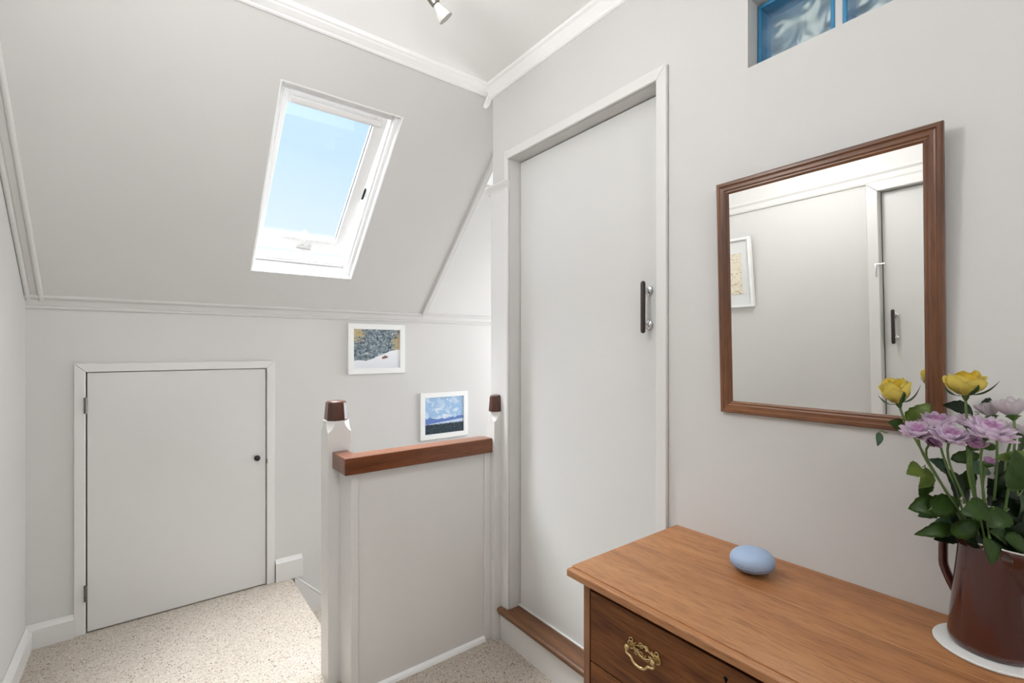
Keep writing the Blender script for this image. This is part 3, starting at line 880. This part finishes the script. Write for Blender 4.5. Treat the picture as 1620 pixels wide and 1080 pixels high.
def swan_handle(parent, yc, zc, xf):
    def P(a, b_, d): return (xf - d, yc + a, zc + b_)
    bm = newbm()
    # pierced rococo back plate: linked scrolls
    def scroll(cx, cy, r, a0, a1, n_=14, dr=0.0, rt=.0013):
        tube(bm, [P(cx + (r + dr * i / n_) * math.cos(a0 + (a1 - a0) * i / n_), cy + (r + dr * i / n_) * math.sin(a0 + (a1 - a0) * i / n_), .002) for i in range(n_ + 1)], rt, 6)
    for s in (-1, 1):
        scroll(s * .034, .002, .0085, 0, 2 * PI, rt=.0018)
        scroll(s * .034, .013, .005, -PI / 2, PI * 1.2, rt=.0014)
        scroll(s * .018, .004, .009, PI / 2 - s * .2, PI / 2 - s * (PI * 1.3), dr=-.003)
        scroll(s * .018, -.006, .007, -PI / 2, -PI / 2 + s * PI * 1.4, dr=-.002)
        scroll(s * .007, .012, .006, 0, PI * 1.7, dr=-.002)
        scroll(s * .008, -.008, .007, PI, PI - s * 4.5, dr=-.003)
    tube(bm, [P(-.03, .004, .002), P(-.012, .010, .002), P(0, .016, .002), P(.012, .010, .002), P(.03, .004, .002)], .0018, 6)
    tube(bm, [P(-.03, -.002, .002), P(-.012, -.008, .002), P(0, -.013, .002), P(.012, -.008, .002), P(.03, -.002, .002)], .0018, 6)
    bp_ = obj('back_plate', bm, M['brass'], parent, smooth=True)
    for s in (-1, 1):
        bm = newbm(); lathe(bm, [(0, 0), (.0065, 0), (.007, .003), (.0045, .006), (.0042, .012), (.0065, .015), (.0062, .019), (.003, .021), (0, .0212)], P(s * .034, .002, 0), (-1, 0, 0), 16)
        obj('boss', bm, M['brass'], bp_, smooth=True)
    bm = newbm()
    pts = bez(P(-.034, .001, .015), P(-.045, -.02, .016), P(-.022, -.004, .018), P(-.018, -.018, .018), 8) + bez(P(-.018, -.018, .018), P(-.012, -.027, .018), P(.012, -.027, .018), P(.018, -.018, .018), 10)[1:] + \
        bez(P(.018, -.018, .018), P(.022, -.004, .018), P(.045, -.02, .016), P(.034, .001, .015), 8)[1:]
    tube(bm, pts, [.0022 + .0008 * math.sin(PI * i / (len(pts) - 1)) for i in range(len(pts))], 8); obj('bail', bm, M['brass'], bp_, smooth=True)


for i, (z0, z1) in enumerate(rows):
    bm = newbm(); box(bm, CX0 + .001, CX0 + .02, CY0 + .0225, CY1 - .0225, z0, z1)
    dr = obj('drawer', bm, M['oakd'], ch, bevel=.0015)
    zc = (z0 + z1) / 2 + .014
    for yc in (.652, .282): swan_handle(dr, yc, zc, CX0 + .001)
    if i < 2:
        bm = newbm(); lathe(bm, [(0, -.001), (.0042, -.001), (.0042, .0006), (0, .0006)], (CX0 + .001, .4655, z1 - .026), (-1, 0, 0), 16)
        box(bm, CX0 + .0004, CX0 + .002, .4635, .4675, z1 - .045, z1 - .026); obj('keyhole', bm, M['dark'], dr)

# ---- pale blue pebble
pc = at(1190, 885, 1.0); ray_ = pc - Vector((0, 0, 1.36)); pc = Vector((0, 0, 1.36)) + ray_ * ((CT + .0305 - 1.36) / ray_.z)
pb = tag(empty('pebble_gadget', (pc.x, pc.y, CT)), 'smooth pale blue pebble-shaped gadget lying on the oak chest', 'gadget')
bm = newbm(); pf = [(.0515 * math.cos(a) ** .9 if math.cos(a) > 1e-6 else 0, .0295 * math.sin(a)) for a in [-PI / 2 + PI * i / 24 for i in range(25)]]
pf[0] = (0, -.0295); pf[-1] = (0, .0295)
lathe(bm, pf, pc, (RT * .10 + UP).normalized() if False else (0.0, .04, 1), 40); obj('shell', bm, M['pebble'], pb, smooth=True)
bm = newbm(); lathe(bm, [(.0495, -.0105), (.0502, -.0100), (.0502, -.0090), (.0495, -.0085)], pc, (0, .04, 1), 40); obj('seam', bm, M['pebble2'], pb)

# ---- coaster and jug
JC = Vector((1.2400, .1560, CT)); JR = .061
bm = newbm(); lathe(bm, [(0, 0), (.078, 0), (.0805, .0015), (.081, .004), (.0795, .006), (0, .006)], JC + Vector((-.004, .0, 0)), (0, 0, 1), 64)
tag(obj('trivet', bm, M['coaster'], smooth=False), 'round white flat trivet on the chest under the brown jug', 'trivet')
SPD = -FW * math.cos(math.radians(10)) + RT * math.sin(math.radians(10)); SPA = math.atan2(SPD.y, SPD.x)
jz = CT + .006; JH = .197
jug = tag(empty('enamel_jug', (JC.x, JC.y, jz)), 'dark brown enamel jug with white rim holding the flowers', 'jug')


def spout(r, h, a):
    d = (a - SPA + PI) % (2 * PI) - PI
    wd = max(0.0, (h - .122) / .075) * math.radians(44)
    return r + (.034 * max(0, 1 - abs(d) / wd) * (wd / math.radians(44)) if wd > 1e-4 else 0)


prof_o = [(0, 0), (.052, 0), (.058, .002), (.0605, .007), (.061, .013)] + [(.061 - .0165 * (i / 14) ** .95, .013 + (JH - .013) * i / 14) for i in range(1, 15)]
bm = newbm(); lathe(bm, prof_o + [(.0430, JH), (.0445, JH - .05), (.050, JH - .12), (.056, .012), (0, .010)], (JC.x, JC.y, jz), (0, 0, 1), 96, mod=spout); obj('body', bm, M['enamel'], jug, smooth=True)
bm = newbm()
rp = []
for k_ in range(96):
    a = 2 * PI * k_ / 96; r = spout(.0438, JH, a)
    rp.append(Vector((JC.x + r * math.cos(a), JC.y + r * math.sin(a), jz + JH)))
rings = []
for k_ in range(96):
    c = Vector((JC.x, JC.y, jz + JH)); d = (rp[k_] - c).normalized()
    rings.append([rp[k_] + d * (.0014 * math.cos(t)) + UP * (.0014 * math.sin(t)) for t in [2 * PI * q / 8 for q in range(8)]])
sweep(bm, rings, lambda i: rings[i], close=True); obj('rim', bm, M['enw'], jug, smooth=True)
# strap handle opposite the spout
hd = (FW * .93 + RT * -.37).normalized(); hp = hd.cross(UP).normalized()
path = [(.040, .182), (.052, .189), (.062, .189), (.069, .185), (.072, .177), (.073, .155), (.073, .130), (.072, .122), (.068, .110), (.060, .092), (.051, .076)]
bm = newbm(); rings = []
for i, (r, h) in enumerate(path):
    a = Vector(path[max(0, i - 1)]); b_ = Vector(path[min(len(path) - 1, i + 1)]); t = (b_ - a).normalized(); nn = Vector((-t.y, t.x))
    c = Vector((JC.x, JC.y, jz)) + hd * r + UP * h; nv = hd * nn.x + UP * nn.y
    rings.append([c + hp * (.0105 * math.cos(q)) + nv * (.0068 * math.sin(q)) for q in [2 * PI * k_ / 14 for k_ in range(14)]])
sweep(bm, rings, lambda i: rings[i]); obj('handle', bm, M['enamel'], jug, smooth=True)
bm = newbm(); lathe(bm, [(0, .16), (.043, .16), (.043, .158), (0, .158)], (JC.x, JC.y, jz), (0, 0, 1), 32); obj('water', bm, plain('water_dark', (40, 44, 38), 0.05), jug)

# ------------------------------------------------------------------ flowers
MOUTH = Vector((JC.x, JC.y, jz + JH))


def stem_path(top, dirn, k_=0.0):
    """from the bloom down through the jug mouth"""
    off = Vector((top.x - JC.x, top.y - JC.y, 0)); r = min(.030, off.length * .35 + .004)
    o_ = off.normalized() * r if off.length > 1e-4 else off
    m = MOUTH + o_ + UP * -.004; base = Vector((JC.x, JC.y, jz + .03)) - o_ * .7
    a = bez(top, top - dirn * .05, m + (top - m) * .35 + UP * .02, m, 10); b_ = bez(m, m + (m - top).normalized() * .03, base + UP * .05, base, 6)[1:]
    return a + b_


def leaf_mesh(bm, base, tip, width, nrm, fold=.25, curl=.12, serr=True, nu=10):
    base, tip = Vector(base), Vector(tip); ax = tip - base; L_ = ax.length; ax.normalize()
    side = ax.cross(Vector(nrm)).normalized(); nrm = side.cross(ax).normalized()
    rows_ = []
    for i in range(nu + 1):
        t = i / nu
        w = width * .5 * (math.sin(PI * t ** .72) ** .8) if 0 < t < 1 else 0.0004
        if serr and 0 < i < nu: w *= 1 + (.07 if i % 2 else -.05)
        c = base + ax * (L_ * t) - nrm * (curl * L_ * (2 * t - 1) ** 2)
        rows_.append([c + side * (w * s) + nrm * (abs(s) * w * fold - (s * s) * w * .15) for s in (-1, -.5, 0, .5, 1)])
    V = [[bm.verts.new(p) for p in r] for r in rows_]
    for i in range(nu):
        for j_ in range(4): bm.faces.new([V[i][j_], V[i][j_ + 1], V[i + 1][j_ + 1], V[i + 1][j_]])


def add_leaf(parent, px, py, d, wpx, hpx, ang, mat, tiltf=0.0, roll=0.0, stalk=None):
    """leaf blade wpx long and hpx broad in the photo, pointing at ang degrees (0 right, 90 up)"""
    c = at(px, py, d); s = d / 749.5
    dirn = (RT * math.cos(math.radians(ang)) + UP * math.sin(math.radians(ang)) + FW * tiltf).normalized()
    nrm = (-FW * 1.0 + UP * .45 + RT * roll).normalized()
    L_ = wpx * s
    base, tip = c - dirn * L_ / 2, c + dirn * L_ / 2
    bm = newbm(); leaf_mesh(bm, base, tip, hpx * s, nrm)
    bmesh.ops.solidify(bm, geom=bm.faces[:], thickness=.0004)
    lf = obj('leaf', bm, M[mat], parent, smooth=True)
    if stalk is not None:
        st = Vector(stalk); bm = newbm(); tube(bm, bez(base + dirn * .003, base - dirn * .012, st * .5 + base * .5 - UP * .006, st, 6), .0009, 6); obj('leaf_stalk', bm, M['stem'], lf, smooth=True)


def petal(bm, c, az, out, L_, w, rise, cup, r0=.002, mi=0, tipcurl=0.0):
    """one petal from the centre c: out = radial direction, az = bloom axis; rise = angle above flat"""
    side = az.cross(out).normalized(); V = []
    nu = 5
    for i in range(nu + 1):
        t = i / nu; a = rise + cup * (t - .3) + tipcurl * max(0, t - .7)
        if i == 0: p = c + out * r0
        else: p = p + (out * math.cos(a) + az * math.sin(a)) * (L_ / nu)
        ww = w * .5 * (0.45 + .75 * math.sin(PI * min(1, t * .85 + .05))) * (1 if i < nu else .45)
        up = (az * math.cos(a) - out * math.sin(a))
        V.append([bm.verts.new(p - side * ww + up * ww * .45), bm.verts.new(p), bm.verts.new(p + side * ww + up * ww * .45)])
    for i in range(nu):
        for j_ in range(2):
            f = bm.faces.new([V[i][j_], V[i][j_ + 1], V[i + 1][j_ + 1], V[i + 1][j_]]); f.material_index = mi


def chrysanth(px, py, rpx, d, az, label, deep=False, pale=False, name='chrysanthemum', seed=0, rise0=.15):
    rnd = random.Random(seed + 11)
    c = at(px, py, d); s = d / 749.5; R_ = rpx * s; az = (RT * az[0] + UP * az[1] + FW * az[2]).normalized()
    c = c - az * R_ * .30
    t = tag(empty(name, c), label, 'flower', 'cut flowers in the brown jug')
    u = az.orthogonal().normalized(); v = az.cross(u)
    bm = newbm()
    for (n_, l_, w_, rise, cup, mi) in ((12, 1.10, .44, rise0 + .05, .75, 0), (10, 1.06, .44, rise0 + .32, .7, 0), (8, .96, .40, rise0 + .62, .5, 0), (7, .80, .36, rise0 + .88, .35, 1), (5, .66, .30, 1.25, .2, 1)):
        o0 = rnd.random() * 6
        for i in range(n_):
            a = o0 + 2 * PI * i / n_ + rnd.uniform(-.10, .10); out = u * math.cos(a) + v * math.sin(a)
            petal(bm, c, az, out, R_ * l_ * rnd.uniform(.9, 1.05), R_ * w_ * rnd.uniform(.9, 1.1), rise + rnd.uniform(-.12, .12), cup, mi=mi, r0=.0015)
    bmesh.ops.solidify(bm, geom=bm.faces[:], thickness=.0003)
    ms = [M['petal'], M['petal_in']]
    if deep: ms = [M['petal_in'], M['petal_in']]
    if pale: ms = [M['petal_w'], M['petal']]
    obj('petals', bm, ms, t, smooth=True)
    bm = newbm(); lathe(bm, [(0, -.007), (.0028, -.006), (.0065, -.002), (.0088, .0015), (.0060, .003), (0, .003)], c, az, 16)
    for i in range(12):
        a = 2 * PI * i / 12; out = u * math.cos(a) + v * math.sin(a); petal(bm, c - az * .0025, az, out, .0085, .004, .35, .3, r0=.003)
    obj('calyx', bm, M['leafM'], t, smooth=True)
    bm = newbm(); tube(bm, stem_path(c - az * .004, az), .0019, 8); obj('stem', bm, M['stem'], t, smooth=True)
    return t


def rose(px, py, rpx, hpx, d, az, label, seed=0):
    rnd = random.Random(seed); s = d / 749.5; az = (RT * az[0] + UP * az[1] + FW * az[2]).normalized()
    R_ = rpx * s; H_ = hpx * s; c = at(px, py, d) - az * H_ * .5
    t = tag(empty('rose', c), label, 'flower', 'cut flowers in the brown jug')
    u = az.orthogonal().normalized(); v = az.cross(u); bm = newbm()
    for ring, (n_, rr, hh, open_) in enumerate(((3, .34, .98, -.10), (4, .55, 1.0, -.02), (5, .76, .98, .10), (5, .92, .92, .28))):
        o0 = rnd.random() * 6
        for i in range(n_):
            a0 = o0 + 2 * PI * i / n_; span = 2 * PI / n_ * .78; V = []
            for j_ in range(7):
                tt = j_ / 6; row = []
                prof_r = R_ * rr * (0.30 + .72 * math.sin(min(1, tt * 1.55) * PI * .5)) * (1 - .10 * max(0, tt - .6) + open_ * max(0, tt - .78) * 2.2)
                hh_ = H_ * hh * (1 + .10 * math.sin(i * 2.3 + ring)) * (tt - .04 * max(0, tt - .8) * 5 * max(0, open_) * 3)
                for q in range(9):
                    f = q / 4 - 1; a = a0 + f * span * (0.55 + .45 * math.sin(PI * min(1, tt * .8 + .15)))
                    rad = prof_r * (1 + .05 * f) + .0006 * math.sin(q * 2.1 + i)
                    zz = hh_ - (f * f) * H_ * .10 * max(0, tt - .5) * 2 + .0014 * math.sin(3 * f + i) * tt - abs(f) ** 3 * H_ * .10 * tt
                    row.append(bm.verts.new(c + (u * math.cos(a) + v * math.sin(a)) * rad + az * zz))
                V.append(row)
            for j_ in range(6):
                for q in range(8):
                    f_ = bm.faces.new([V[j_][q], V[j_][q + 1], V[j_ + 1][q + 1], V[j_ + 1][q]]); f_.material_index = 1 if ring >= 2 else 0
    bmesh.ops.solidify(bm, geom=bm.faces[:], thickness=.0005)
    obj('petals', bm, [M['rose'], M['rose2']], t, smooth=True)
    for i in range(5):
        a = .6 + 2 * PI * i / 5; out = u * math.cos(a) + v * math.sin(a); bm = newbm(); V = []
        open_ = .35 if i % 2 else 1.25
        nu = 9
        for j_ in range(nu + 1):
            tt = j_ / nu
            if i % 2 == 0:      # lies against the bud
                te = tt * .62; rr = R_ * .98 * (0.30 + .72 * math.sin(min(1, te * 1.55) * PI * .5)) + .0012; zz = H_ * te
            else:               # curls away from it
                rr = R_ * (.35 + 1.25 * tt); zz = H_ * (-.02 + .62 * tt ** 2.2)
            p = c + out * rr + az * zz
            w = .0052 * math.sin(PI * (tt * .72 + .26)) * (1 if j_ < nu else .15); sd = az.cross(out)
            V.append([bm.verts.new(p - sd * w), bm.verts.new(p + out * .0006), bm.verts.new(p + sd * w)])
        for j_ in range(nu):
            for q in range(2): bm.faces.new([V[j_][q], V[j_][q + 1], V[j_ + 1][q + 1], V[j_ + 1][q]])
        bmesh.ops.solidify(bm, geom=bm.faces[:], thickness=.0004)
        obj('sepal', bm, M['leafM'], t, smooth=True)
    bm = newbm(); lathe(bm, [(0, -.012), (.0028, -.011), (.0050, -.006), (.0055, -.001), (.004, .002), (0, .003)], c, az, 14); obj('rose_hip', bm, M['leafM'], t, smooth=True)
    bm = newbm(); tube(bm, stem_path(c - az * .009, az), .0021, 8); obj('stem', bm, M['stem'], t, smooth=True)
    return t


r1 = rose(1417, 619, 20, 36, .930, (-.30, 1, -.05), 'yellow rose leaning left in front of the mirror', 3)
r2 = rose(1527, 607, 25, 34, .880, (-.12, 1, -.1), 'larger yellow rose standing just right of the mirror frame', 5)
f1 = chrysanth(1452, 683, 25, .87, (-.30, 1, -.30), 'lilac chrysanthemum at the far left of the bunch', seed=1)
f2 = chrysanth(1483, 667, 25, .90, (-.15, 1, -.15), 'lilac chrysanthemum touching the mirror frame bottom corner, behind two others', seed=2)
f3 = chrysanth(1504, 690, 27, .83, (-.12, 1, -.45), 'open lilac chrysanthemum at the front, second from left along the bunch', seed=3)
f4 = chrysanth(1475, 698, 13, .875, (0, .8, -.8), 'small dark pink chrysanthemum tucked between the two leftmost lilac ones', deep=True, seed=4)
f5 = chrysanth(1540, 703, 20, .82, (.05, 1, -.4), 'deeper pink half-open chrysanthemum, lowest of the front row', deep=True, seed=5, rise0=.55)
f6 = chrysanth(1565, 682, 35, .80, (.05, 1, -.42), 'widest lilac chrysanthemum at the front centre of the bunch', seed=6)
f7 = chrysanth(1533, 668, 21, .89, (0, 1, -.2), 'lilac chrysanthemum half hidden below the larger yellow rose', seed=7)
f8 = chrysanth(1566, 652, 24, .87, (-.15, 1, .25), 'pale chrysanthemum seen from the side behind the widest one', pale=True, seed=8, rise0=.65)
f9 = chrysanth(1601, 650, 30, .83, (.1, 1, .30), 'pale chrysanthemum with green calyx showing, topmost at right', pale=True, seed=9, rise0=.6)
f10 = chrysanth(1608, 680, 19, .88, (.3, 1, -.2), 'pale chrysanthemum at right edge below the one showing its calyx', pale=True, seed=10)
f11 = chrysanth(1564, 731, 11, .86, (.1, 1, -.3), 'tiny pink chrysanthemum low among the dark leaves', deep=True, seed=12, rise0=.7)


def near(px, py, d): return at(px, py, d)


L = [  # parent, px, py, d, length, width, angle, material, stalk end
    (r1, 1455, 655, .93, 44, 28, 55, 'leafL', (1438, 660)), (r1, 1421, 672, .93, 30, 20, 160, 'leafM', (1440, 672)), (r1, 1391, 694, .93, 22, 10, 250, 'leafT', (1405, 684)),
    (r2, 1520, 645, .93, 44, 24, 165, 'leafD', (1543, 655)), (r2, 1571, 637, .94, 32, 16, 10, 'leafD', (1552, 650)), (r2, 1614, 633, .94, 30, 22, 20, 'leafM', None),
    (f1, 1449, 743, .90, 32, 24, 195, 'leafL', (1463, 735)), (f1, 1466, 757, .90, 36, 26, 230, 'leafL', (1480, 750)), (f1, 1463, 772, .91, 28, 26, 250, 'leafM', (1478, 768)),
    (f1, 1465, 800, .89, 46, 32, 190, 'leafM', (1490, 795)), (f1, 1472, 808, .895, 40, 22, 200, 'leafT', None), (f3, 1498, 798, .88, 52, 32, 15, 'leafM', (1475, 800)), (f1, 1482, 839, .88, 58, 20, 193, 'leafM', (1510, 840)),
    (f1, 1490, 832, .90, 60, 22, 200, 'leafT', None), (f3, 1547, 806, .83, 48, 33, 190, 'leafM', (1570, 805)), (f6, 1579, 820, .83, 40, 30, 215, 'leafM', (1592, 800)), (f3, 1512, 765, .90, 52, 38, 110, 'leafD', (1520, 790)),
    (f6, 1598, 806, .85, 52, 36, 30, 'leafD', (1580, 815)), (f10, 1612, 745, .80, 64, 42, 80, 'leafM', (1618, 775)), (f9, 1612, 720, .82, 64, 14, 5, 'leafL', (1580, 722)),
    (f5, 1532, 722, .90, 44, 18, 10, 'leafM', None), (f5, 1489, 735, .94, 36, 20, 150, 'leafT', None), (f11, 1550, 740, .91, 26, 26, 210, 'leafT', None), (f6, 1568, 706, .90, 26, 12, 0, 'leafM', None),
    (f6, 1569, 872, .815, 40, 26, 262, 'leafM', (1568, 850)), (f5, 1537, 848, .86, 48, 28, 160, 'leafD', None), (f5, 1560, 850, .86, 54, 26, 20, 'leafD', None), (f6, 1600, 860, .84, 50, 30, -5, 'leafD', None),
    (f9, 1590, 768, .88, 50, 36, 75, 'leafD', None), (f9, 1606, 788, .87, 50, 34, 60, 'leafD', None), (f10, 1616, 700, .87, 40, 24, 100, 'leafM', None), (f7, 1530, 758, .93, 44, 24, 60, 'leafM', None),
    (f7, 1520, 826, .90, 48, 28, 200, 'leafD', None), (f8, 1575, 780, .91, 54, 34, 120, 'leafD', None), (f8, 1560, 830, .90, 50, 30, 30, 'leafD', None), (f9, 1608, 830, .86, 56, 34, 50, 'leafD', None),
    (f4, 1500, 848, .90, 46, 22, 185, 'leafD', None), (f2, 1530, 785, .93, 40, 26, 140, 'leafD', None), (f2, 1505, 815, .92, 44, 26, 170, 'leafD', None), (f10, 1614, 860, .83, 44, 28, -30, 'leafM', None),
    (f11, 1585, 845, .84, 44, 26, 160, 'leafM', None), (f11, 1590, 740, .92, 40, 30, 60, 'leafD', None), (f10, 1618, 800, .84, 40, 30, 95, 'leafM', None), (f3, 1530, 835, .855, 46, 26, 25, 'leafM', None),
]
rl = random.Random(4)
for (par, px, py, d, ln, wd, ang, mt, stl) in L:
    add_leaf(par, px, py, d, ln * 1.05, wd * 1.1, ang, mt, tiltf=rl.uniform(-.35, .15), roll=rl.uniform(-.5, .5), stalk=near(*stl, d + .005) if stl else None)
